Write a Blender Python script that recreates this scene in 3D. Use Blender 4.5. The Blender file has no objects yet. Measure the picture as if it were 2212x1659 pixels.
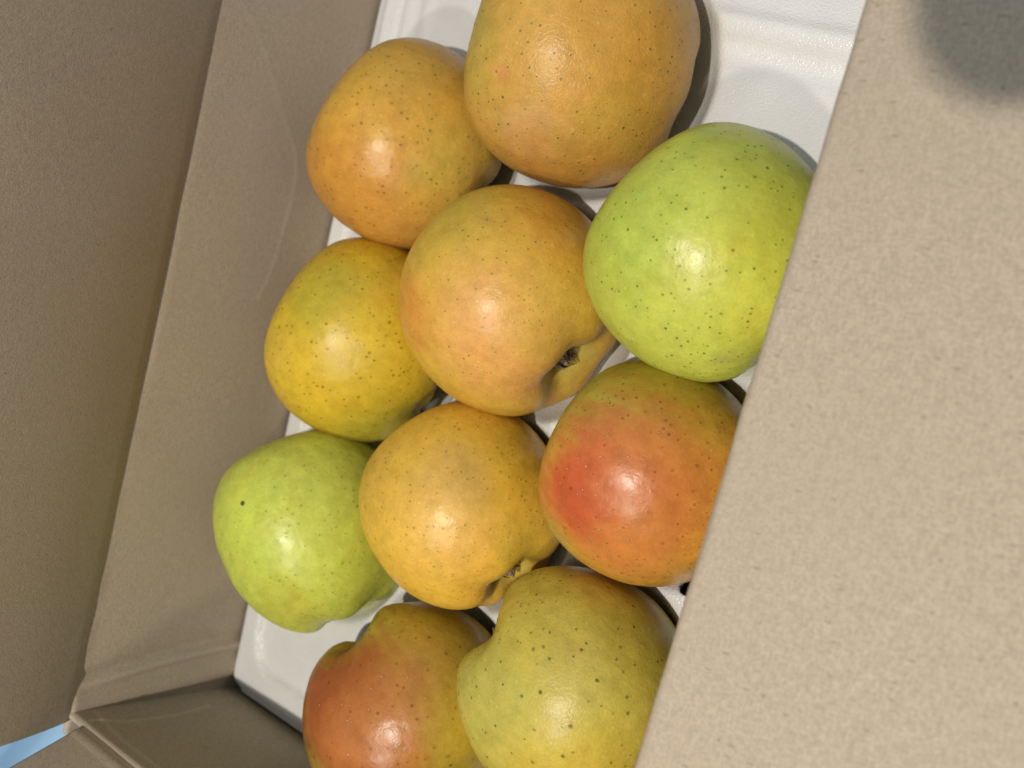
import bpy, bmesh, math, random
import numpy as np
from mathutils import Matrix, Vector

S = bpy.context.scene
COL = S.collection
MM = 0.001

# ------------------------------------------------------------------ camera
# world: x across the box (to the right), y along the box (away), z up; origin under the camera
# rows = world axes written in camera coordinates (x right, y down, z forward)
M = np.array([[0.8159273535, 0.2137716334, -0.5371817594],
              [0.2379235147, -0.9709618015, -0.0250116211],
              [-0.5269297439, -0.1074005064, -0.8430955914]])
CAM = np.array([0.0, 0.0, 0.260])
cd = bpy.data.cameras.new("camera")
cam = bpy.data.objects.new("camera", cd)
COL.objects.link(cam)
R3 = np.stack([M @ np.array([1, 0, 0]), M @ np.array([0, -1, 0]), M @ np.array([0, 0, -1])], axis=1)
mw = Matrix.Identity(4)
for i in range(3):
    for j in range(3):
        mw[i][j] = R3[i, j]
    mw[i][3] = CAM[i]
cam.matrix_world = mw
cd.sensor_width = 36.0
cd.lens = 1640.0 / 2212.0 * 36.0
cd.clip_start = 0.005
cd.clip_end = 50.0
cd.dof.use_dof = True
cd.dof.focus_distance = 0.265
cd.dof.aperture_fstop = 9.5
S.camera = cam

def camdir(x, y, z=-1.0):
    v = M @ np.array([x, y, z], float)
    return v / np.linalg.norm(v)

def viewdir(c, x, y, z=None):
    """unit world vector for an offset (x right, y down, z away) seen along the line of sight to point c"""
    f = np.array(c, float) - CAM; f /= np.linalg.norm(f)
    ex = M @ np.array([1.0, 0, 0]); ex -= f * (ex @ f); ex /= np.linalg.norm(ex)
    ey = np.cross(f, ex)
    if z is None: z = -math.sqrt(max(0.0, 1 - x * x - y * y))
    v = ex * x + ey * y + f * z
    return v / np.linalg.norm(v)

# ------------------------------------------------------------------ light
w = bpy.data.worlds.new("World"); S.world = w; w.use_nodes = True
bg = w.node_tree.nodes["Background"]
bg.inputs[0].default_value = (0.76, 0.98, 1.18, 1)
bg.inputs[1].default_value = 0.31

def lamp(name, p, power, sx, sy, col):
    ld = bpy.data.lights.new(name, 'AREA')
    ld.shape = 'RECTANGLE'; ld.size = sx; ld.size_y = sy
    ld.energy = power; ld.color = col
    o = bpy.data.objects.new(name, ld); COL.objects.link(o)
    t = np.array([-0.15, 0.0, 0.03]); p = np.array(p, float)
    o.location = p.tolist()
    o.rotation_euler = Vector((t - p).tolist()).to_track_quat('-Z', 'Y').to_euler()
    return o
KEY = lamp("desk_lamp", (0.025, -0.160, 0.760), 4.3, 0.017, 0.017, (1.0, 0.90, 0.77))
lamp("desk_lamp", (0.030, -0.500, 0.740), 2.0, 0.036, 0.036, (1.0, 0.90, 0.77))

S.view_settings.view_transform = 'Standard'
S.view_settings.look = 'None'
S.view_settings.exposure = 0.0
S.view_settings.gamma = 1.0
S.view_settings.use_curve_mapping = False
S.render.engine = 'CYCLES'
S.cycles.max_bounces = 5
S.cycles.diffuse_bounces = 3
S.cycles.glossy_bounces = 2
S.cycles.transmission_bounces = 1
S.cycles.caustics_reflective = False
S.cycles.caustics_refractive = False

# ------------------------------------------------------------------ helpers
def tag(o, label=None, cat=None, group=None, kind=None):
    if label: o['label'] = label
    if cat: o['category'] = cat
    if group: o['group'] = group
    if kind: o['kind'] = kind
    return o

def empty(name, loc):
    o = bpy.data.objects.new(name, None); COL.objects.link(o)
    o.location = loc; o.empty_display_size = 0.02
    return o

def mesh_obj(name, verts, faces, mat, parent=None, origin=(0, 0, 0), smooth=True):
    me = bpy.data.meshes.new(name)
    v = np.asarray(verts, float) - np.asarray(origin, float)
    me.from_pydata(v.tolist(), [], faces)
    me.polygons.foreach_set('use_smooth', [smooth] * len(me.polygons))
    me.update()
    o = bpy.data.objects.new(name, me); COL.objects.link(o)
    if mat: me.materials.append(mat)
    if parent is not None:
        o.parent = parent
    else:
        o.location = origin
    return o

def grid_faces(nu, nv, wrap_u=False):
    f = []
    for i in range(nu if wrap_u else nu - 1):
        a = i * nv; b = ((i + 1) % nu) * nv
        for j in range(nv - 1):
            f.append((a + j, b + j, b + j + 1, a + j + 1))
    return f

class Waves:
    """smooth random field from a sum of plane waves"""
    def __init__(self, seed, freq, n=14, spread=0.6):
        r = np.random.default_rng(seed)
        d = r.normal(size=(n, 3)); d /= np.linalg.norm(d, axis=1)[:, None]
        self.k = d * (freq * (1 + spread * (r.random((n, 1)) * 2 - 1)))
        self.p = r.random(n) * 6.283; self.n = n
    def __call__(self, P):
        return np.sin(P @ self.k.T + self.p).sum(axis=-1) / math.sqrt(self.n / 2.0) * 0.6

def smooth(a, b, x):
    t = np.clip((x - a) / (b - a), 0, 1)
    return t * t * (3 - 2 * t)

def new_mat(name):
    m = bpy.data.materials.new(name); m.use_nodes = True
    nt = m.node_tree
    b = nt.nodes['Principled BSDF']
    return m, nt, b

def N(nt, t, **kw):
    n = nt.nodes.new(t)
    for k, v in kw.items(): setattr(n, k, v)
    return n

def math_node(nt, op, a, b=None, clamp=False):
    n = nt.nodes.new('ShaderNodeMath'); n.operation = op; n.use_clamp = clamp
    for i, v in enumerate((a, b)):
        if v is None: continue
        if isinstance(v, (int, float)): n.inputs[i].default_value = v
        else: nt.links.new(v, n.inputs[i])
    return n.outputs[0]

def maprange(nt, v, a, b, c=0.0, d=1.0, smoothstep=True):
    n = nt.nodes.new('ShaderNodeMapRange')
    n.interpolation_type = 'SMOOTHSTEP' if smoothstep else 'LINEAR'
    nt.links.new(v, n.inputs[0])
    for i, x in enumerate((a, b, c, d)):
        if isinstance(x, (int, float)): n.inputs[i + 1].default_value = x
        else: nt.links.new(x, n.inputs[i + 1])
    return n.outputs[0]

def mixc(nt, fac, a, b, blend='MIX'):
    n = nt.nodes.new('ShaderNodeMix'); n.data_type = 'RGBA'; n.blend_type = blend
    for i, v in ((0, fac), (6, a), (7, b)):
        if isinstance(v, (int, float)): n.inputs[i].default_value = v
        elif isinstance(v, tuple): n.inputs[i].default_value = (*v, 1)
        else: nt.links.new(v, n.inputs[i])
    return n.outputs[2]

def noise(nt, vec, scale, detail=2.0, rough=0.5):
    n = nt.nodes.new('ShaderNodeTexNoise')
    n.inputs['Scale'].default_value = scale; n.inputs['Detail'].default_value = detail
    n.inputs['Roughness'].default_value = rough
    nt.links.new(vec, n.inputs['Vector'])
    return n.outputs['Fac']

def voro(nt, vec, scale, rnd=1.0):
    n = nt.nodes.new('ShaderNodeTexVoronoi'); n.feature = 'F1'
    n.inputs['Scale'].default_value = scale; n.inputs['Randomness'].default_value = rnd
    nt.links.new(vec, n.inputs['Vector'])
    return n.outputs['Distance'], n.outputs['Color']

def mapping(nt, vec, scale=(1, 1, 1), rot=(0, 0, 0), loc=(0, 0, 0)):
    n = nt.nodes.new('ShaderNodeMapping')
    n.inputs['Scale'].default_value = scale; n.inputs['Rotation'].default_value = rot
    n.inputs['Location'].default_value = loc
    nt.links.new(vec, n.inputs['Vector'])
    return n.outputs[0]

def bump(nt, b, h, strength, dist):
    n = nt.nodes.new('ShaderNodeBump')
    n.inputs['Strength'].default_value = strength; n.inputs['Distance'].default_value = dist
    nt.links.new(h, n.inputs['Height']); nt.links.new(n.outputs[0], b.inputs['Normal'])

# ------------------------------------------------------------------ materials
def kraft_material():
    m, nt, b = new_mat('kraft_board')
    co = N(nt, 'ShaderNodeTexCoord').outputs['Object']
    big = noise(nt, co, 14, 1)
    mid = noise(nt, co, 1700, 2, 0.6)
    f1 = noise(nt, mapping(nt, co, (420, 2600, 2600), (0.3, 0.2, 0.5)), 1.0, 1, 0.6)
    f2 = noise(nt, mapping(nt, co, (2400, 420, 2400), (0.5, 0.1, -0.35)), 1.0, 1, 0.6)
    fib = math_node(nt, 'MULTIPLY', math_node(nt, 'ADD', f1, f2), 0.5)
    grain = math_node(nt, 'ADD', math_node(nt, 'MULTIPLY', mid, 0.40), math_node(nt, 'MULTIPLY', fib, 0.60))
    g = maprange(nt, grain, 0.38, 0.62)
    c = mixc(nt, g, (0.355, 0.294, 0.222), (0.50, 0.418, 0.322))
    c = mixc(nt, maprange(nt, big, 0.3, 0.7, 0.0, 0.35), c, (0.41, 0.338, 0.255))
    d1, c1 = voro(nt, co, 120)
    dark = maprange(nt, d1, 0.060, 0.035)
    c = mixc(nt, math_node(nt, 'MULTIPLY', dark, 0.45), c, (0.10, 0.085, 0.075))
    d2, c2 = voro(nt, mapping(nt, co, (260, 150, 200), (0.4, 0.9, 0.3)), 1.0)
    pale = maprange(nt, d2, 0.055, 0.03)
    c = mixc(nt, math_node(nt, 'MULTIPLY', pale, 0.5), c, (0.72, 0.66, 0.56))
    d3, c3 = voro(nt, mapping(nt, co, (90, 420, 420), (0.0, 0.5, 0.8)), 1.0)
    thin = maprange(nt, d3, 0.12, 0.06)
    c = mixc(nt, math_node(nt, 'MULTIPLY', thin, 0.6), c, (0.17, 0.13, 0.10))
    wr = N(nt, 'ShaderNodeAttribute'); wr.attribute_name = 'wear'
    c = mixc(nt, math_node(nt, 'MULTIPLY', wr.outputs['Fac'], maprange(nt, mid, 0.3, 0.6, 0.35, 1.0)), c, (0.66, 0.58, 0.47))
    nt.links.new(c, b.inputs['Base Color'])
    b.inputs['Roughness'].default_value = 0.86
    b.inputs['Specular IOR Level'].default_value = 0.25
    bump(nt, b, mid, 0.35, 0.00035)
    return m
KRAFT = kraft_material()

def foam_material():
    m, nt, b = new_mat('white_foam')
    co = N(nt, 'ShaderNodeTexCoord').outputs['Object']
    n1 = noise(nt, co, 900, 1, 0.6)
    d, cc = voro(nt, co, 1300)
    n2 = noise(nt, co, 60, 2)
    c = mixc(nt, maprange(nt, n2, 0.3, 0.7), (0.81, 0.83, 0.85), (0.85, 0.87, 0.89))
    nt.links.new(c, b.inputs['Base Color'])
    b.inputs['Roughness'].default_value = 0.30
    b.inputs['Specular IOR Level'].default_value = 0.6
    h = math_node(nt, 'ADD', math_node(nt, 'MULTIPLY', n1, 0.6), math_node(nt, 'MULTIPLY', d, 0.6))
    bump(nt, b, h, 0.6, 0.0005)
    return m
FOAM = foam_material()

def apple_material(name, rough=0.36, grainy=0.5, seed=0.0):
    m, nt, b = new_mat(name)
    co0 = N(nt, 'ShaderNodeTexCoord').outputs['Object']
    co = mapping(nt, co0, loc=(seed * 0.137, seed * 0.071, -seed * 0.093))
    at = N(nt, 'ShaderNodeAttribute'); at.attribute_name = 'skin_colour'
    base = at.outputs['Color']
    mott = noise(nt, co, 170, 3, 0.65)
    fine = noise(nt, co, 1100, 1, 0.6)
    v = math_node(nt, 'ADD', maprange(nt, mott, 0.25, 0.75, 0.90, 1.08), maprange(nt, fine, 0.25, 0.75, -0.05, 0.05))
    vm = N(nt, 'ShaderNodeVectorMath', operation='SCALE')
    nt.links.new(base, vm.inputs[0]); nt.links.new(v, vm.inputs['Scale'])
    warm = N(nt, 'ShaderNodeVectorMath', operation='MULTIPLY'); nt.links.new(vm.outputs[0], warm.inputs[0]); warm.inputs[1].default_value = (1.04, 0.90, 0.82)
    c = mixc(nt, maprange(nt, noise(nt, co, 48, 3, 0.6), 0.45, 0.70, 0.0, 0.45), vm.outputs[0], warm.outputs[0])
    nt.links.new(c, b.inputs['Base Color'])
    b.inputs['Roughness'].default_value = rough
    nt.links.new(maprange(nt, mott, 0.3, 0.7, rough - 0.02, rough + 0.10), b.inputs['Roughness'])
    b.inputs['Specular IOR Level'].default_value = 0.34
    b.inputs['Coat Weight'].default_value = 0.08
    b.inputs['Coat Roughness'].default_value = 0.27
    h = math_node(nt, 'ADD', math_node(nt, 'MULTIPLY', fine, grainy), math_node(nt, 'MULTIPLY', noise(nt, co, 130, 2), 4.5))
    bump(nt, b, h, 0.30, 0.0004)
    return m

def plain(name, col, rough=0.8, var=0.25, scale=600, spec=0.3):
    m, nt, b = new_mat(name)
    co = N(nt, 'ShaderNodeTexCoord').outputs['Object']
    n = noise(nt, co, scale, 4, 0.6)
    lo = tuple(x * (1 - var) for x in col); hi = tuple(min(1, x * (1 + var)) for x in col)
    nt.links.new(mixc(nt, maprange(nt, n, 0.3, 0.7), lo, hi), b.inputs['Base Color'])
    b.inputs['Roughness'].default_value = rough; b.inputs['Specular IOR Level'].default_value = spec
    bump(nt, b, n, 0.3, 0.0004)
    return m
CALYX = plain('dried_calyx', (0.22, 0.16, 0.12), 0.95, 0.55, 1400)
CLOTH = plain('blue_cloth', (0.42, 0.66, 0.90), 0.8, 0.06, 1500)
FLOOR = plain('grey_floor', (0.30, 0.30, 0.30), 0.7, 0.12, 40)
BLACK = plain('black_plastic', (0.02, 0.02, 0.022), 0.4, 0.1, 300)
CORK = plain('dark_cork', (0.10, 0.10, 0.035), 0.9, 0.3, 1500)

# ------------------------------------------------------------------ setting
FZ = -0.075
floor = mesh_obj('floor', [(-1.6, -1.6, FZ), (1.2, -1.6, FZ), (1.2, 1.6, FZ), (-1.6, 1.6, FZ)], [(0, 1, 2, 3)], FLOOR)
tag(floor, kind='structure', label='grey floor under the cardboard box')

# ------------------------------------------------------------------ cardboard box
BO = (-0.18, 0.02, FZ + 0.001)
box = tag(empty('cardboard_box', BO), 'open brown cardboard box with its flaps folded out, holding apples', 'box')
HT = 70.0       # height of the top crease, mm
Y0, Y1 = -200.0, 250.0

def solid(o, th, off=-1.0):
    md = o.modifiers.new('thickness', 'SOLIDIFY'); md.thickness = th; md.offset = off
    md.use_even_offset = False
    return o

def panel(name, fn, us, vs, th, flip=False, mat=KRAFT, parent=box, origin=BO, wear=None):
    """fn(U,V) -> (...,3) in mm"""
    U, V = np.meshgrid(us, vs, indexing='ij')
    P = fn(U, V) * MM
    f = grid_faces(len(us), len(vs))
    if flip: f = [t[::-1] for t in f]
    o = mesh_obj(name, P.reshape(-1, 3), f, mat, parent, origin)
    if wear is not None:
        wv = np.clip(wear(U, V), 0, 1).ravel()
        at = o.data.attributes.new('wear', 'FLOAT', 'POINT')
        at.data.foreach_set('value', wv.astype(np.float32))
    if th: solid(o, th * MM)
    return o

wv1 = Waves(3, 0.03); wv2 = Waves(5, 0.11)
def xl_bottom(y): return -304.5 - (y + 186) * 0.0238
def xl_top(y): return -302.3 - (y + 193) * 0.040
def xr(y): return -58.2 + (y + 92) * 0.0465      # right crease (inner face)

WR = np.array([(138, 70), (127.8, 57.9), (112.8, 42.1), (104.4, 36.9), (88, 24), (75.7, 14.2), (66, 11.4), (55.9, 11.2), (40, 11.8), (22.8, 13.0), (10.6, 15.2), (2, 18)], float)
def dist_poly(Y, Z, pts):
    d = np.full(Y.shape, 1e9); s = np.zeros(Y.shape)
    for a, b in zip(pts[:-1], pts[1:]):
        ab = b - a; L = np.hypot(*ab)
        t = np.clip(((Y - a[0]) * ab[0] + (Z - a[1]) * ab[1]) / (L * L), 0, 1)
        dx = Y - (a[0] + t * ab[0]); dz = Z - (a[1] + t * ab[1])
        dd = np.hypot(dx, dz); sg = np.sign(ab[0] * dz - ab[1] * dx)
        m = dd < d; d = np.where(m, dd, d); s = np.where(m, sg, s)
    return d, s

WRK = 0.14
def left_wall(Yc, Zp):
    # Zp runs to HT and then round the lip
    zc = np.minimum(Zp, HT - 2.2)
    over = np.clip(Zp - (HT - 2.2), 0, 3.4) / 3.4 * math.radians(140)
    k = (zc + 14) / (HT + 14)
    x = xl_bottom(Yc) * (1 - k) + xl_top(Yc) * k
    x = x - 0.9 * (1 - np.cos(over)); z = zc + 0.9 * np.sin(over)
    P = np.stack([x, Yc, z], -1)
    amp = 0.8
    x = x + amp * wv1(P) * smooth(70, 40, z) + 0.25 * wv2(P)
    d, s = dist_poly(Yc, z, WR)
    x = x + WRK * np.exp(-d / 3.0)
    # the wall rolls inward close to the corner and has a crushed fold there
    q = Yc + 189
    fold = 12.0 - 4.5 * (z / HT) ** 2
    x = x + 2.6 * np.exp(-(q / 5.0) ** 2) + 1.7 * np.exp(-((q - fold) / 1.7) ** 2) * smooth(70, 40, np.abs(z - 5)) - 0.9 * np.exp(-((q - fold - 5) / 3.0) ** 2)
    # crushed, slightly uneven lip
    lip = smooth(HT - 7, HT, z)
    x = x + lip * (0.5 * wv1(P * 2.2) + 0.25 * wv2(P * 2.0))
    return np.stack([x, Yc, z], -1)
def left_wear(Yc, Zp):
    z = np.minimum(Zp, HT)
    d, s = dist_poly(Yc, z, WR)
    fade = smooth(135, 110, Yc) * 0.5 + smooth(90, 70, Yc) * 0.5
    q = Yc + 189 - (12.0 - 4.5 * (z / HT) ** 2)
    return 0.38 * np.exp(-(d / 0.9) ** 2) * fade + 0.04 * smooth(HT - 4, HT - 0.5, Zp) * (0.6 + 0.4 * wv2(np.stack([Yc * 0, Yc, z], -1))) + 0.25 * np.exp(-(q / 1.5) ** 2)
def end_wear(X, Zp):
    z = np.minimum(Zp, HT)
    d, s = dist_poly(X, z, np.array([(-290, 66), (-284, 52), (-283, 30), (-287, 8)], float))
    d2, s = dist_poly(X, z, np.array([(-297, 61), (-270, 64), (-240, 63.5), (-190, 64), (-60, 64)], float))
    return 0.45 * np.exp(-(d / 1.0) ** 2) + 0.5 * np.exp(-(d2 / 0.9) ** 2) + 0.12 * smooth(HT - 5, HT, Zp)
zs = np.concatenate([np.arange(-70, HT - 2.2, 1.0), np.linspace(HT - 2.2, HT + 1.2, 10)])
panel('side_wall', left_wall, np.arange(-201, Y1 + 1, 1.0), zs, 0.8, flip=True, wear=left_wear)

def end_wall(X, Zp):
    zc = np.minimum(Zp, HT - 2.0)
    over = np.clip(Zp - (HT - 2.0), 0, 3.2) / 3.2 * math.radians(120)
    k = (zc + 14) / (HT + 14)
    y = -200.5 * (1 - k) + (-190.5) * k + (X + 290) * 0.03 * k
    y = y - 1.1 * (1 - np.cos(over)); z = zc + 1.1 * np.sin(over)
    P = np.stack([X, y, z], -1)
    y = y + 0.9 * wv1(P + 40) * smooth(70, 40, z) + 0.2 * wv2(P)
    d, s = dist_poly(X, z, np.array([(-290, 66), (-284, 52), (-283, 30), (-287, 8)], float))
    y = y + 0.6 * np.exp(-(d / 0.9) ** 2)
    d, s = dist_poly(X, z, np.array([(-297, 61), (-270, 64), (-240, 63.5), (-190, 64), (-60, 64)], float))
    y = y + 0.55 * np.exp(-(d / 0.8) ** 2)
    return np.stack([X, y, z], -1)
panel('end_wall', end_wall, np.concatenate([np.arange(-306, -180, 1.0), np.arange(-180, -46, 4.0)]), zs, 0.8, wear=end_wear)
def far_wall(X, Z): return np.stack([X, 0 * X + Y1 - 2, Z], -1)
panel('end_wall', far_wall, np.linspace(-318, -40, 8), np.linspace(-70, HT, 6), 3.0, flip=True)

def right_wall(Yc, Z):
    x = xr(Yc) + 0.6 * wv1(np.stack([Yc * 0 + 30, Yc, Z], -1))
    return np.stack([x + 1.2, Yc, Z], -1)
panel('side_wall', right_wall, np.arange(-201, Y1, 4.0), np.arange(-70, HT - 5, 4.0), 3.0)

def bottom(X, Yc): return np.stack([X, Yc, 0 * X - 66.0 + 0.6 * wv1(np.stack([X, Yc, X * 0], -1))], -1)
panel('bottom_panel', bottom, np.linspace(-312, -42, 24), np.linspace(-200, 247, 40), 3.0, flip=False)

# flaps
LEAN = math.radians(-22.0)
def left_flap(Yc, T):
    # T distance up the flap; the cut end is not square to the crease
    yy = Yc + T * 0.13 * smooth(-120, -190, Yc)
    x = xl_top(yy) - 1.9 - T * math.sin(LEAN)
    z = HT - 3.0 + T * math.cos(LEAN)
    P = np.stack([x, yy, z], -1)
    x = x - 1.6 * np.exp(-(T / 3.5) ** 2) + 1.2 * wv1(P * 0.5) * smooth(0, 40, T) + 0.25 * wv2(P) - 0.00012 * T * T * 8
    return np.stack([x, yy, z], -1)
ts = np.concatenate([np.arange(0, 12, 0.8), np.arange(12, 118, 2.0)])
panel('flap', left_flap, np.concatenate([np.arange(-195, -150, 1.0), np.arange(-150, Y1, 3.0)]), ts, 3.0, flip=True)

LEAN2 = math.radians(20.0)
def end_flap(X, T):
    xx = X + T * 0.02
    y = -190.5 + (X + 290) * 0.03 - 2.0 - T * math.sin(LEAN2)
    z = HT - 2.6 + T * math.cos(LEAN2)
    P = np.stack([xx, y, z], -1)
    y = y - 1.2 * np.exp(-(T / 3.0) ** 2) + 0.8 * wv1(P) * smooth(0, 30, T) + 0.5 * np.exp(-((T - 6) / 1.0) ** 2)
    return np.stack([xx, y, z], -1)
panel('flap', end_flap, np.concatenate([np.arange(-288, -200, 1.0), np.arange(-200, -52, 4.0)]), ts, 3.0)

DROP = math.radians(6.0)
def right_flap(Yc, T):
    # T<0 : round the fold and down into the wall
    r = 2.6
    ang = np.clip(-T / r, 0, math.radians(95))
    tt = np.maximum(T, 0)
    x0 = xr(Yc) + r
    x = x0 + tt * math.cos(DROP) - r * np.sin(ang + 0.0)
    z = HT - tt * math.sin(DROP) - r * (1 - np.cos(ang)) - np.clip(-T - r * math.radians(95), 0, 99)
    P = np.stack([x, Yc, z], -1)
    w0 = smooth(8, 0, tt)
    x = x + w0 * (0.45 * wv1(P * 2.3) + 0.22 * wv2(P * 1.6))
    z = z + 0.9 * wv1(P * 0.8) * smooth(2, 40, tt) + 0.15 * wv2(P) - 0.35 * np.exp(-((tt - 5.5) / 2.2) ** 2)
    return np.stack([x, Yc, z], -1)
tr = np.concatenate([np.linspace(-8.5, -4.3, 4), np.linspace(-4.1, 0, 9), np.arange(0.6, 16, 0.8), np.arange(16, 122, 2.0)])
panel('flap', right_flap, np.arange(-197, Y1, 1.5), tr, 3.0, flip=True)

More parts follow.
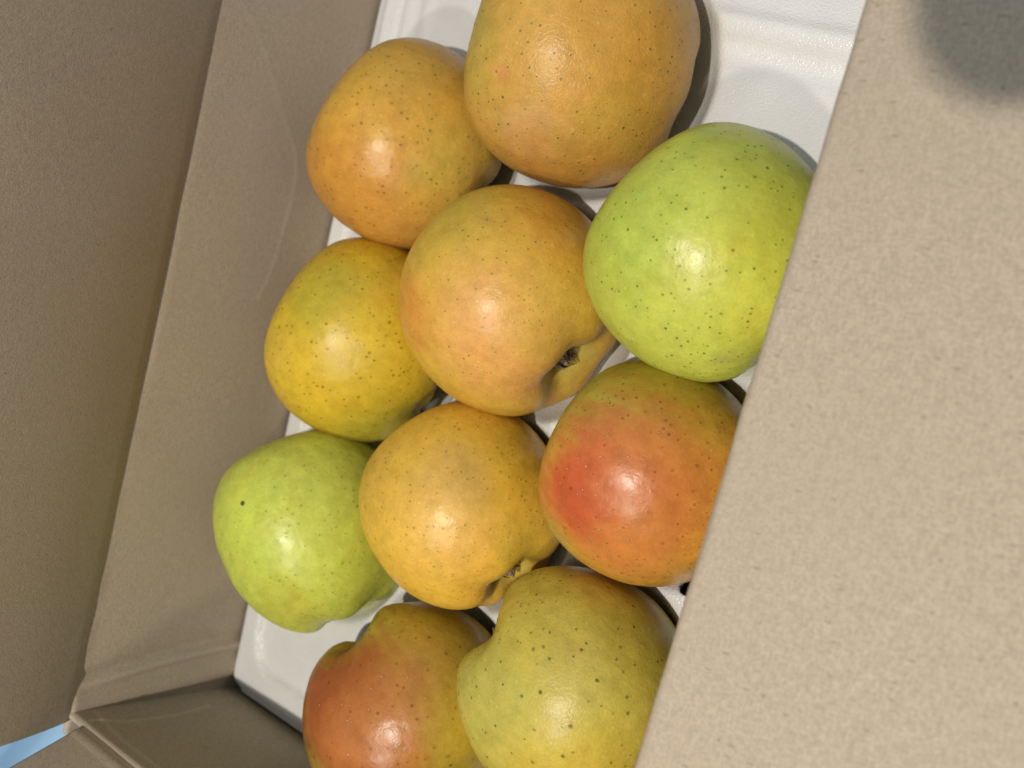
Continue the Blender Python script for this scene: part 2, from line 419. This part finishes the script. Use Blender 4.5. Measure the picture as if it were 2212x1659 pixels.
# ------------------------------------------------------------------ apples
#  name key: centre (mm), radius (mm), calyx direction in view (x right, y down, z away), ...
APPLES = [
 dict(k='A1', c=(-248.1, 84.3, 1.1), r=45.8, ax=(0.78, 0.58, -0.10), h=0.95, roll=0.3, lobes=0.02,
      label='orange-gold apple topmost against the left wall, dotted with brown specks', base=(0.61, 0.355, 0.055), mat=dict(rough=0.31, grainy=0.28), dots=dict(n=1268, rd=0.8, dk=0.6, halo=0.05),
      blobs=[((-0.55, 0.35), 0.95, (0.57, 0.265, 0.045), 0.9, 0.35), ((0.55, 0.25), 0.75, (0.60, 0.43, 0.075), 0.8, 0.0), ((-0.2, 0.75), 0.5, (0.64, 0.33, 0.07), 0.6, 0.3)]),
 dict(k='A2', c=(-167.8, 123.7, 2.4), r=49.3, ax=(0.93, 0.36, 0.02), h=0.96, roll=0.9, lobes=0.012,
      label='tan-orange apple cut off by the top edge, with evenly spaced dark dots', base=(0.56, 0.325, 0.066), mat=dict(rough=0.35, grainy=1.75), dots=dict(n=1268, rd=0.66, dk=0.82, halo=0.5),
      blobs=[((0.3, -0.1), 0.9, (0.60, 0.315, 0.05), 0.8, 0.1), ((-0.85, -0.1), 0.55, (0.48, 0.38, 0.07), 0.8, 0.0), ((-0.55, 0.06), 0.09, (0.66, 0.24, 0.09), 0.6, 0.4), ((-0.35, 0.45), 0.30, (0.66, 0.40, 0.18), 0.5, 0.2), ((0.2, 0.5), 0.4, (0.55, 0.36, 0.06), 0.6, 0), ((-0.1, 0.8), 0.5, (0.62, 0.30, 0.06), 0.5, 0.1)]),
 dict(k='A3', c=(-93.2, 51.0, 7.7), r=41.6, ax=(0.64, 0.73, -0.14), h=1.02, roll=0.0, lobes=0.02,
      label='large lime-green apple with dark dots, half under the right flap', base=(0.50, 0.555, 0.085), mat=dict(rough=0.33, grainy=0.62), dots=dict(n=1145, rd=0.58, dk=0.88, halo=0.12),
      blobs=[((-0.7, -0.1), 0.6, (0.45, 0.54, 0.08), 0.8, 0.0), ((0.5, 0.2), 0.8, (0.55, 0.55, 0.065), 0.8, 0.0), ((0.1, 0.75), 0.15, (0.38, 0.37, 0.09), 0.7, 0.0), ((0.6, 0.72), 0.25, (0.30, 0.28, 0.06), 0.6, 0.0)]),
 dict(k='A4', c=(-174.1, 23.9, -0.7), r=46.6, ax=(0.60, 0.66, -0.46), h=0.95, roll=0.45, lobes=0.018,
      label='orange apple in the middle of the tray with its brown calyx showing', base=(0.64, 0.40, 0.058), mat=dict(rough=0.33, grainy=0.78), dots=dict(n=1268, rd=0.58, dk=0.6, halo=0.3),
      blobs=[((-0.1, 0.25), 0.75, (0.72, 0.37, 0.11), 0.85, 0.15), ((-0.85, 0.1), 0.4, (0.62, 0.25, 0.05), 0.7, 0.45), ((0.35, -0.6), 0.6, (0.64, 0.31, 0.035), 0.7, 0.15), ((-0.5, -0.75), 0.5, (0.46, 0.36, 0.05), 0.8, 0.0), ((0.3, 0.1), 0.45, (0.62, 0.40, 0.055), 0.6, 0)]),
 dict(k='A5', c=(-255.9, -5.9, -9.1), r=47.4, ax=(0.82, 0.55, -0.10), h=0.95, roll=0.2, lobes=0.03,
      label='mustard-yellow apple against the left wall between orange and lime-green apples', base=(0.62, 0.435, 0.030), mat=dict(rough=0.35, grainy=0.47), dots=dict(n=1145, rd=0.75, dk=0.76, halo=0.0),
      blobs=[((-0.4, -0.5), 0.5, (0.42, 0.37, 0.04), 0.7, 0), ((0.3, -0.5), 0.5, (0.62, 0.40, 0.035), 0.7, 0), ((0.1, 0.9), 0.5, (0.46, 0.40, 0.04), 0.8, 0), ((-0.8, 0.1), 0.3, (0.56, 0.38, 0.06), 0.6, 0)]),
 dict(k='A6', c=(-98.3, -26.0, -3.4), r=40.8, ax=(0.86, 0.45, -0.10), h=0.96, roll=0.5, lobes=0.02,
      label='orange apple with a bright red blush, half under the right flap', base=(0.56, 0.30, 0.045), mat=dict(rough=0.32, grainy=0.47), dots=dict(n=1145, rd=0.7, dk=0.68, halo=0.1),
      blobs=[((-0.6, -0.62), 0.80, (0.42, 0.36, 0.05), 0.95, 0.0), ((0.4, -0.75), 0.8, (0.42, 0.30, 0.03), 0.9, 0.0), ((0.55, 0.3), 0.8, (0.68, 0.31, 0.045), 0.9, 0.3), ((-0.88, 0.5), 0.32, (0.44, 0.34, 0.06), 0.85, 0.0),
             ((-0.45, 0.12), 0.80, (0.54, 0.135, 0.040), 0.92, 1.0), ((-0.60, 0.15), 0.42, (0.50, 0.080, 0.028), 0.65, 1.0), ((0.05, 0.02), 0.55, (0.58, 0.20, 0.048), 0.6, 0.8), ((-0.15, 0.70), 0.45, (0.62, 0.25, 0.055), 0.7, 0.6), ((-0.80, 0.52), 0.26, (0.46, 0.36, 0.07), 0.75, 0.0)]),
 dict(k='A7', c=(-176.5, -63.5, -5.4), r=41.8, ax=(0.54, 0.78, -0.31), h=1.02, roll=0.15, lobes=0.028,
      label='golden-orange apple in the middle row with yellow ribs round its calyx', base=(0.69, 0.43, 0.055), mat=dict(rough=0.31, grainy=0.4), dots=dict(n=1390, rd=0.64, dk=0.56, halo=0.1),
      blobs=[((-0.2, 0.2), 0.7, (0.72, 0.43, 0.09), 0.8, 0.1), ((0.5, -0.4), 0.6, (0.66, 0.40, 0.037), 0.8, 0), ((-0.1, -0.3), 0.4, (0.60, 0.38, 0.10), 0.5, 0), ((-0.8, -0.2), 0.5, (0.60, 0.38, 0.06), 0.6, 0), ((0.6, 0.45), 0.5, (0.60, 0.42, 0.05), 0.7, 0)]),
 dict(k='A8', c=(-252.8, -97.9, -0.7), r=43.0, ax=(0.42, 0.90, -0.06), h=1.12, roll=0.1, lobes=0.03,
      label='lime-green apple lowest against the left wall with one black spot', base=(0.52, 0.58, 0.09), mat=dict(rough=0.33, grainy=0.32), dots=dict(n=1145, rd=0.72, dk=0.48, halo=0.0),
      blobs=[((-0.6, 0.1), 0.7, (0.50, 0.59, 0.085), 0.7, 0), ((0.5, 0.3), 0.6, (0.53, 0.57, 0.075), 0.7, 0), ((-0.2, 0.75), 0.4, (0.48, 0.46, 0.06), 0.6, 0)]),
 dict(k='A9', c=(-178.3, -149.7, -2.6), r=44.5, ax=(-0.46, -0.82, 0.22), h=0.97, roll=0.0, lobes=0.02, notch=(-0.62, 0.22, 0.50),
      label='red-brown and yellow apple with a deep notch, cut off by the bottom edge', base=(0.46, 0.33, 0.04), mat=dict(rough=0.32, grainy=0.55), dots=dict(n=859, rd=0.88, dk=0.69, halo=0.0),
      blobs=[((-0.70, -0.12), 0.85, (0.34, 0.085, 0.024), 0.97, 0.9), ((-0.30, 0.10), 0.60, (0.46, 0.170, 0.045), 0.80, 0.7), ((-0.3, 0.6), 0.6, (0.46, 0.16, 0.04), 0.85, 0.7), ((0.1, -0.35), 0.4, (0.50, 0.25, 0.05), 0.5, 0.3), ((0.65, 0.2), 0.6, (0.52, 0.36, 0.035), 0.9, 0), ((-0.5, -0.72), 0.22, (0.36, 0.30, 0.03), 0.7, 0), ((0.3, -0.85), 0.5, (0.40, 0.32, 0.035), 0.8, 0)]),
 dict(k='A10', c=(-110.9, -109.0, -0.1), r=42.5, ax=(-0.76, -0.50, 0.06), h=0.97, roll=0.0, lobes=0.03, notch=(-0.05, 0.17, 0.45),
      label='olive-yellow apple with scattered dark dots at the bottom, beside the right flap', base=(0.52, 0.43, 0.070), mat=dict(rough=0.34, grainy=1.15), dots=dict(n=674, rd=0.75, dk=0.91, halo=0.1),
      blobs=[((-0.75, 0.2), 0.6, (0.46, 0.43, 0.09), 0.8, 0), ((0.2, 0.7), 0.7, (0.56, 0.42, 0.055), 0.9, 0), ((0.6, -0.3), 0.6, (0.42, 0.35, 0.045), 0.8, 0), ((0.3, -0.8), 0.5, (0.44, 0.30, 0.05), 0.8, 0), ((0.75, 0.5), 0.5, (0.52, 0.40, 0.035), 0.8, 0), ((0.1, 0.0), 0.4, (0.50, 0.43, 0.10), 0.5, 0)]),
]

PROFILE = np.array([(0.0, 0.66), (0.07, 0.668), (0.13, 0.70), (0.20, 0.765), (0.28, 0.82), (0.38, 0.85), (0.52, 0.82), (0.70, 0.695), (0.86, 0.48), (0.965, 0.22), (1.0, -0.06), (0.98, -0.32),
                    (0.885, -0.58), (0.725, -0.78), (0.54, -0.885), (0.36, -0.93), (0.22, -0.89), (0.12, -0.75), (0.05, -0.63), (0.0, -0.59)])
def catmull(P, n):
    P = np.vstack([2 * P[0] - P[1], P, 2 * P[-1] - P[-2]])
    seg = len(P) - 3
    t = np.linspace(0, seg - 1e-9, n); i = t.astype(int); u = (t - i)[:, None]
    a, b, c, d = P[i], P[i + 1], P[i + 2], P[i + 3]
    return 0.5 * (2 * b + (c - a) * u + (2 * a - 5 * b + 4 * c - d) * u ** 2 + (3 * b - a - 3 * c + d) * u ** 3)

def calyx_mesh(rng, r):
    vs, fs = [], []
    n = 7
    for k in range(n):
        a = 2 * math.pi * k / n + rng.uniform(-0.25, 0.25)
        L = r * rng.uniform(0.10, 0.15); wd = r * rng.uniform(0.022, 0.038)
        ca, sa = math.cos(a), math.sin(a)
        base = len(vs); segs = 4
        curl = rng.uniform(0.4, 1.6)
        for s in range(segs + 1):
            t = s / segs
            rad = r * 0.085 * (1 - t) + r * 0.085 * t * (0.3 + 0.5 * math.sin(curl)) - L * 0.35 * t * t
            hgt = 0.05 * r + L * (t - 0.25 * t * t)
            ww = wd * (1 - t) ** 0.6 + 0.002 * r
            for sgn in (-1, 1):
                vs.append((rad * ca - sgn * ww * sa, rad * sa + sgn * ww * ca, hgt + rng.uniform(-0.006, 0.006) * r))
        for s in range(segs):
            fs.append((base + 2 * s, base + 2 * s + 1, base + 2 * s + 3, base + 2 * s + 2))
    for k in range(34):                        # dry stamens and fuzz
        a = rng.uniform(0, 6.28); q = r * rng.uniform(0.0, 0.10); L = r * rng.uniform(0.05, 0.10); wd = r * 0.006
        b = rng.uniform(0, 6.28); base = len(vs)
        x, y = q * math.cos(a), q * math.sin(a)
        dx, dy = math.cos(b) * L * 0.6, math.sin(b) * L * 0.6
        px, py = -math.sin(b) * wd, math.cos(b) * wd
        z0 = 0.03 * r
        vs += [(x - px, y - py, z0), (x + px, y + py, z0), (x + dx * 0.5 + px, y + dy * 0.5 + py, z0 + L * 0.7), (x + dx * 0.5 - px, y + dy * 0.5 - py, z0 + L * 0.7), (x + dx, y + dy, z0 + L * 0.8)]
        fs += [(base, base + 1, base + 2, base + 3), (base + 3, base + 2, base + 4)]
    base = len(vs)                              # cup floor
    vs.append((0, 0, 0.012 * r))
    for k in range(14):
        a = 2 * math.pi * k / 14
        q = r * 0.10 * rng.uniform(0.85, 1.15)
        vs.append((q * math.cos(a), q * math.sin(a), 0.045 * r))
    for k in range(14): fs.append((base, base + 1 + k, base + 1 + (k + 1) % 14))
    return vs, fs

NPH, NTH = 176, 104
def apple_shape(idx, A):
    seed = 100 + idx * 7
    r = A['r'] * MM; hs = A['h']
    cw = np.array(A['c']) * MM
    ax = viewdir(cw, *A['ax'])
    ref = viewdir(cw, 0.2, 0.1, -1.0)
    xa = ref - ax * (ref @ ax); xa /= np.linalg.norm(xa); ya = np.cross(ax, xa)
    cr, sr = math.cos(A['roll']), math.sin(A['roll'])
    xa, ya = xa * cr + ya * sr, ya * cr - xa * sr
    prof = catmull(PROFILE, NTH)
    ph = np.linspace(0, 2 * math.pi, NPH, endpoint=False)
    rho = prof[:, 0][None, :]; zz = prof[:, 1][None, :] * hs
    PH = ph[:, None]
    lob = A['lobes']
    end = smooth(-0.1, 0.8, zz); rim = np.exp(-((rho - 0.45) / 0.30) ** 2) * smooth(0.0, 0.4, zz)
    five = np.cos(A.get('nl', 5) * PH + 0.6 * np.sin(PH + seed)) + 0.3 * np.cos(2 * PH + seed)
    if 'notch' in A:
        p0, dp, wd = A['notch']
        q = np.angle(np.exp(1j * (PH - p0)))
        five = five - dp / lob * np.exp(-(q / wd) ** 2)
    rr = rho * (1 + lob * 0.6 * five * end)
    z2 = zz + lob * 0.9 * five * rim
    rr = rr * (1 + 0.014 * np.cos(2 * PH + 1.3 * seed) + 0.010 * np.cos(3 * PH + seed))
    x = rr * np.cos(PH); y = rr * np.sin(PH); z = z2 + 0 * PH
    # lean of the shoulders
    z = z + A.get('lean', 0.04) * (x * math.cos(seed) + y * math.sin(seed)) * np.abs(zz)
    P = np.stack([x, y, z], -1)
    wn = Waves(seed, 2.2); wm = Waves(seed + 1, 5.0)
    f = 1 + 0.012 * wn(P) + 0.003 * wm(P)
    P = P * f[..., None]
    Wl = P * r
    Wd = Wl[..., 0:1] * xa + Wl[..., 1:2] * ya + Wl[..., 2:3] * ax    # offset from centre, world axes
    return Wd, xa, ya, ax, prof, ph

def lenticels(A, G, Cg, Rg, prof, c, mat, root, base_loc, seed):
    """pores of the skin: small soft-edged discs spread over the whole fruit"""
    D = A['dots']; r = A['r'] * MM
    rg = np.random.default_rng(seed)
    n = D['n']
    cand = n * 14
    t = rg.random(cand) * (NTH - 1.001); p = rg.random(cand) * NPH
    rho = np.interp(t, np.arange(NTH), prof[:, 0]); zt = np.interp(t, np.arange(NTH), prof[:, 1])
    seg = np.interp(t, np.arange(NTH), np.hypot(np.gradient(prof[:, 0]), np.gradient(prof[:, 1])))
    wgt = rho * seg * (1 + 1.6 * smooth(0.25, 0.75, zt)) * (rho > 0.16)
    keep = rg.random(cand) < wgt / wgt.max()
    t, p, zt = t[keep], p[keep], zt[keep]
    i0 = p.astype(int) % NPH; i1 = (i0 + 1) % NPH; fu = (p - p.astype(int))[:, None]
    j0 = t.astype(int); j1 = j0 + 1; fv = (t - j0)[:, None]
    P = (G[i0, j0] * (1 - fu) + G[i1, j0] * fu) * (1 - fv) + (G[i0, j1] * (1 - fu) + G[i1, j1] * fu) * fv
    du = G[i1, j0] - G[i0, j0]; dv = G[i0, j1] - G[i0, j0]
    Nn = np.cross(du, dv); Nn /= np.linalg.norm(Nn, axis=1)[:, None] + 1e-15
    Nn *= np.sign((Nn * P).sum(1))[:, None]
    dmin = r * 0.050 * (1 - 0.40 * smooth(0.3, 0.8, zt))
    sel = []
    for k in range(len(P)):
        if len(sel) >= n: break
        if sel:
            d = np.linalg.norm(P[sel] - P[k], axis=1)
            if (d < dmin[k] * rg.uniform(0.55, 1.25)).any(): continue
        sel.append(k)
    S_ = 7
    vs, fs, cl = [], [], []
    for k in sel:
        nr = Nn[k]; a = np.cross(nr, (0.31, 0.77, 0.55)); a /= np.linalg.norm(a); b = np.cross(nr, a)
        col = Cg[i0[k], j0[k]]; rd = Rg[i0[k], j0[k]]
        rad = D['rd'] * MM * (0.50 + 0.66 * rg.random()) * (1 - 0.30 * float(smooth(0.35, 0.8, zt[k])))
        st = D['dk'] * rg.uniform(0.55, 1.0)
        dk = col * (np.array((0.20, 0.24, 0.22)) * (1 - rd) + np.array((0.50, 0.34, 0.42)) * rd)
        core = col * (1 - st) + dk * st
        if rd < 0.5 and rg.random() < 0.28:
            core = col * np.array((1.05, 1.10, 1.3)) + np.array((0.02, 0.03, 0.02)); rad *= 0.8
        mid = core
        if rd > 0.6 and rg.random() < 0.55:
            core = np.array((0.80, 0.50, 0.34)) * 0.8 + col * 0.2
        hal = col * (1 - D['halo']) + (col * np.array((1.0, 1.10, 1.2)) + np.array((0.03, 0.045, 0.01))) * D['halo']
        base = len(vs); ph0 = rg.random() * 6.28; el = rg.uniform(0.75, 1.0)
        vs.append(P[k] + nr * 5.0e-5); cl.append(core)
        for q, hh, cc in ((0.66, 5.0e-5, mid), (1.10, 4.2e-5, hal), (1.9, 1.5e-5, col)):
            for m_ in range(S_):
                an = ph0 + 2 * math.pi * m_ / S_
                jt = rg.uniform(0.85, 1.15) if q < 1.5 else 1.0
                vs.append(P[k] + (a * math.cos(an) + b * math.sin(an) * el) * rad * q * jt + nr * hh); cl.append(cc)
        for m_ in range(S_):
            m2 = (m_ + 1) % S_
            fs.append((base, base + 1 + m_, base + 1 + m2))
            for L in range(2):
                o1 = base + 1 + L * S_; o2 = o1 + S_
                fs.append((o1 + m_, o2 + m_, o2 + m2, o1 + m2))
    o = mesh_obj('lenticels', np.array(vs) + c, fs, mat, root, base_loc)
    at = o.data.color_attributes.new('skin_colour', 'FLOAT_COLOR', 'POINT')
    at.data.foreach_set('color', np.c_[np.clip(np.array(cl), 0, 1), np.ones(len(vs))].ravel())
    o['kind'] = 'stuff'
    return o

def build_apple(idx, A):
    seed = 100 + idx * 7
    rng = random.Random(seed)
    c = np.array(A['c']) * MM; r = A['r'] * MM; hs = A['h']; lob = A['lobes']
    Wd, xa, ya, ax, prof, ph = apple_shape(idx, A)
    V = Wd.reshape(-1, 3)
    # faces with the two poles collapsed by welding
    f_ = [t[::-1] for t in grid_faces(NPH, NTH, True)]
    base_loc = (float(c[0]), float(c[1]), float(c[2] - r * 0.85))
    root = tag(empty('apple', base_loc), A['label'], 'apple', 'apples in the foam tray')
    mat = apple_material('apple_skin', seed=float(idx + 1), **A['mat'])
    skin = mesh_obj('skin', V + c, f_, mat, root, base_loc)
    # colours
    U = V / np.linalg.norm(V, axis=1)[:, None]
    low = Waves(seed + 2, 3.5)(U); midn = Waves(seed + 3, 9.0)(U); hin = Waves(seed + 4, 24.0, 24)(U)
    ang = np.repeat(ph, NTH)
    zf = np.tile(prof[:, 1], NPH); rf = np.tile(prof[:, 0], NPH)
    strk = np.sin(ang * 23 + 3 * low) * 0.5 + np.sin(ang * 41 + 2 * midn) * 0.5
    colr = np.tile(np.array(A['base'], float), (len(U), 1))
    red = np.zeros(len(U))
    for (dx, dy), rad, cc, st, rd in A['blobs']:
        dvec = viewdir(c, dx, dy)
        dd = np.linalg.norm(U - dvec, axis=1)
        dd = dd + rad * (0.18 * low + 0.12 * midn + 0.06 * hin + (0.10 * strk if rd > 0.3 else 0.03 * strk))
        wgt = st * smooth(rad * 1.15, rad * 0.25, dd)
        colr = colr * (1 - wgt[:, None]) + np.array(cc)[None] * wgt[:, None]
        red = red * (1 - wgt) + rd * wgt
    colr = colr * (1 + 0.05 * low + 0.04 * midn + 0.025 * hin + 0.018 * strk)[:, None]
    # greenish, paler skin inside the calyx basin and olive in the stem bowl
    bas = smooth(0.40, 0.12, rf) * (zf > 0)
    ribs = np.clip(np.cos(5 * ang + 1.0), 0, 1) * np.exp(-((rf - 0.33) / 0.16) ** 2) * (zf > 0)
    g = np.clip(0.75 * bas + 0.35 * ribs * (lob > 0.04), 0, 1)[:, None]
    colr = colr * (1 - g) + np.array((0.46, 0.42, 0.10)) * g
    bowl = (smooth(0.45, 0.15, rf) * (zf < 0))[:, None] * 0.7
    colr = colr * (1 - bowl) + np.array((0.30, 0.27, 0.05)) * bowl
    cal = smooth(0.1, 0.8, zf)
    me = skin.data
    a1 = me.color_attributes.new('skin_colour', 'FLOAT_COLOR', 'POINT')
    a1.data.foreach_set('color', np.c_[np.clip(colr, 0, 1), np.ones(len(U))].ravel())
    # weld the poles
    bm = bmesh.new(); bm.from_mesh(me)
    bmesh.ops.remove_doubles(bm, verts=bm.verts, dist=1e-6)
    bmesh.ops.recalc_face_normals(bm, faces=bm.faces)
    bm.to_mesh(me); bm.free()
    me.polygons.foreach_set('use_smooth', [True] * len(me.polygons))
    lenticels(A, V.reshape(NPH, NTH, 3), colr.reshape(NPH, NTH, 3), red.reshape(NPH, NTH), prof, c, mat, root, base_loc, seed)
    # dried calyx in its basin
    vs, fs = calyx_mesh(rng, r)
    vs = np.array(vs) * np.array((1.12, 1.12, 1.0)); vs[:, 2] += 0.665 * hs * r
    Wc = vs[:, 0:1] * xa + vs[:, 1:2] * ya + vs[:, 2:3] * ax
    cx = mesh_obj('calyx', Wc + c, fs, CALYX, root, base_loc, smooth=False)
    return root, skin, c, base_loc

roots = {}
for i, A in enumerate(APPLES):
    roots[A['k']] = build_apple(i, A)

# one black corky spot on the lower green apple
def spot_on(key, dx, dy, rad):
    root, skin, c, base = roots[key]
    d = viewdir(c, dx, dy)
    ok, loc, nor, fi = skin.ray_cast(Vector((c + d * 0.1 - np.array(base)).tolist()), Vector((-d).tolist()))
    if not ok: return
    n = np.array(nor); p = np.array(loc)
    t = np.cross(n, (0.3, 0.8, 0.1)); t /= np.linalg.norm(t); b = np.cross(n, t)
    vs = [p + n * 0.00035]; fs = []
    rng = random.Random(4)
    for ring, (q, hh) in enumerate(((0.6, 0.0003), (1.0, -0.0002))):
        for k in range(14):
            a = 2 * math.pi * k / 14
            rr = rad * q * rng.uniform(0.85, 1.15)
            vs.append(p + t * math.cos(a) * rr + b * math.sin(a) * rr * 0.9 + n * hh)
    for k in range(14):
        fs.append((0, 1 + k, 1 + (k + 1) % 14))
        fs.append((1 + k, 15 + k, 15 + (k + 1) % 14, 1 + (k + 1) % 14))
    mesh_obj('dark_spot', vs, fs, CORK, root)
spot_on('A8', -0.66, -0.24, 0.0014)

# ------------------------------------------------------------------ foam tray
TO = (-0.178, 0.02, -0.058)
tray = tag(empty('foam_tray', TO), 'white foam fruit tray with round pockets lying in the cardboard box', 'tray')
Z0 = -14.0
def tray_xl(y): return xl_bottom(y) + 2.2
def tray_xr(y): return xr(y) - 1.5
def tray_height(X, Y):
    xl = tray_xl(Y); xrr = tray_xr(Y)
    z = np.full(X.shape, Z0)
    # moulded rim: flat band, then a soft step down
    inset = np.minimum(X - xl, 1e9)
    ins_b = Y - (-197.0)
    # rounded inner corner
    cx = np.clip(30 - inset, 0, None); cy = np.clip(34 - ins_b, 0, None)
    di = 30 - np.hypot(cx, cy * 30 / 34)
    z = z - 3.4 * smooth(11.5, 14.0, di)
    # flutes beside the rim at the far end
    far = smooth(108, 132, Y)
    z = z + far * (1.6 * np.exp(-((inset - 9) / 2.6) ** 2) + 2.4 * np.exp(-((inset - 21) / 4.0) ** 2) + 1.6 * np.exp(-((inset - 33) / 4.0) ** 2))
    # outer edge curls down
    z = z - 1.5 * smooth(2.5, 0.0, inset) - 1.5 * smooth(3, 0, ins_b)
    # cross ridge in the far right
    ridge = Y - (139.0 - (X + 100) * 0.22)
    rgt = smooth(-140, -122, X)
    z = z + rgt * (3.5 * smooth(-1.8, 1.6, ridge) + 1.6 * np.exp(-((ridge - 6) / 3.0) ** 2) - 1.2 * np.exp(-((ridge + 7) / 4.0) ** 2))
    z = z - rgt * 2.5 * np.exp(-(((X + 95) / 32) ** 2 + ((Y - 112) / 18) ** 2))
    for A in APPLES:
        x0, y0, zc = A['c']; Rp = A['r'] + 6.0; zc = zc + 5.0
        d = np.hypot(X - x0, Y - y0)
        p = zc - np.sqrt(np.clip(Rp * Rp - d * d, 0, None))
        p = np.where(d < Rp - 0.01, np.maximum(p, -56.0), 99)
        k = 4.0
        hmix = np.clip(0.5 + 0.5 * (z - p) / k, 0, 1)
        z = np.where(p < 90, z * (1 - hmix) + p * hmix - k * hmix * (1 - hmix), z)
    z = np.where(z < -55, -55, z)
    return z + 0.18 * Waves(9, 0.09)(np.stack([X, Y, X * 0], -1))

def in_hole(X, Y):
    # slot between two right-hand pockets
    u = (X + 77) * 0.80 + (Y + 60) * 0.60; v = -(X + 77) * 0.60 + (Y + 60) * 0.80
    return (np.abs(u) / 8.0) ** 2 + (np.abs(v) / 4.2) ** 2 < 1.0

st = 1.5
ys = np.arange(-199, 243 + st, st)
us = np.linspace(0, 1, 167)
YY, UU = np.meshgrid(ys, us, indexing='ij')
XX = tray_xl(YY) * (1 - UU) + tray_xr(YY) * UU
ZZ = tray_height(XX, YY)
# round the outer corners of the sheet
RC = 13.0
keep = np.ones(XX.shape, bool)
dxl = XX - tray_xl(YY); dyb = YY + 199; dxr = tray_xr(YY) - XX
for dx in (dxl, dxr):
    m = (dx < RC) & (dyb < RC)
    # slide corner vertices onto the arc
    keep &= ~(m & (np.hypot(RC - dx, RC - dyb) > RC + 0.8))
hole = in_hole(XX, YY)
keep &= ~hole
idx = np.arange(XX.size).reshape(XX.shape)
faces = []
for i in range(XX.shape[0] - 1):
    for j in range(XX.shape[1] - 1):
        if keep[i, j] and keep[i + 1, j] and keep[i, j + 1] and keep[i + 1, j + 1]:
            faces.append((idx[i, j], idx[i, j + 1], idx[i + 1, j + 1], idx[i + 1, j]))
V = np.stack([XX, YY, ZZ], -1).reshape(-1, 3) * MM
sheet = mesh_obj('pocket_sheet', V, [tuple(int(q) for q in f) for f in faces], FOAM, tray, TO)
bm = bmesh.new(); bm.from_mesh(sheet.data)
bmesh.ops.delete(bm, geom=[v for v in bm.verts if not v.link_faces], context='VERTS')
bnd = [v for v in bm.verts if v.is_boundary]
for _ in range(3):
    bmesh.ops.smooth_vert(bm, verts=bnd, factor=0.5, use_axis_x=True, use_axis_y=True, use_axis_z=False)
bm.to_mesh(sheet.data); bm.free()
sheet.data.polygons.foreach_set('use_smooth', [True] * len(sheet.data.polygons))
solid(sheet, 0.0022)

# ------------------------------------------------------------------ blue cloth on the floor outside the box
CO = (-0.47, -0.33, FZ + 0.002)
CSIGN = -1.0
def cloth(U, V):
    x = -640 + U * 330; y = -560 + V * 340
    P = np.stack([x, y, 0 * x], -1)
    # one sharp fold runs across: the face towards the box looks up at the lamp, the far face turns away
    ax_, ay_, bx_, by_ = -488.8, -319.6, -503.6, -345.2
    L = math.hypot(bx_ - ax_, by_ - ay_)
    q = ((x - ax_) * (by_ - ay_) - (y - ay_) * (bx_ - ax_)) / L
    q = q * CSIGN
    z = -38 - np.where(q > 0, 0.12 * q, -0.57 * q) - 2.0 * np.exp(-np.abs(q) / 3.0)
    z = z + 1.2 * Waves(21, 0.05)(P)
    z = np.maximum(z, FZ * 1000 + 6 + 2.5 * Waves(22, 0.05)(P))
    return np.stack([x, y, np.maximum(z, FZ * 1000 + 2)], -1)
cl = panel('blue_cloth', cloth, np.linspace(0, 1, 150), np.linspace(0, 1, 150), 1.2, mat=CLOTH, parent=None, origin=CO)
tag(cl, 'pale blue cloth lying outside the box, seen through the corner gap between flaps', 'cloth')

# ------------------------------------------------------------------ phone held above the box: its shadow falls on the right flap
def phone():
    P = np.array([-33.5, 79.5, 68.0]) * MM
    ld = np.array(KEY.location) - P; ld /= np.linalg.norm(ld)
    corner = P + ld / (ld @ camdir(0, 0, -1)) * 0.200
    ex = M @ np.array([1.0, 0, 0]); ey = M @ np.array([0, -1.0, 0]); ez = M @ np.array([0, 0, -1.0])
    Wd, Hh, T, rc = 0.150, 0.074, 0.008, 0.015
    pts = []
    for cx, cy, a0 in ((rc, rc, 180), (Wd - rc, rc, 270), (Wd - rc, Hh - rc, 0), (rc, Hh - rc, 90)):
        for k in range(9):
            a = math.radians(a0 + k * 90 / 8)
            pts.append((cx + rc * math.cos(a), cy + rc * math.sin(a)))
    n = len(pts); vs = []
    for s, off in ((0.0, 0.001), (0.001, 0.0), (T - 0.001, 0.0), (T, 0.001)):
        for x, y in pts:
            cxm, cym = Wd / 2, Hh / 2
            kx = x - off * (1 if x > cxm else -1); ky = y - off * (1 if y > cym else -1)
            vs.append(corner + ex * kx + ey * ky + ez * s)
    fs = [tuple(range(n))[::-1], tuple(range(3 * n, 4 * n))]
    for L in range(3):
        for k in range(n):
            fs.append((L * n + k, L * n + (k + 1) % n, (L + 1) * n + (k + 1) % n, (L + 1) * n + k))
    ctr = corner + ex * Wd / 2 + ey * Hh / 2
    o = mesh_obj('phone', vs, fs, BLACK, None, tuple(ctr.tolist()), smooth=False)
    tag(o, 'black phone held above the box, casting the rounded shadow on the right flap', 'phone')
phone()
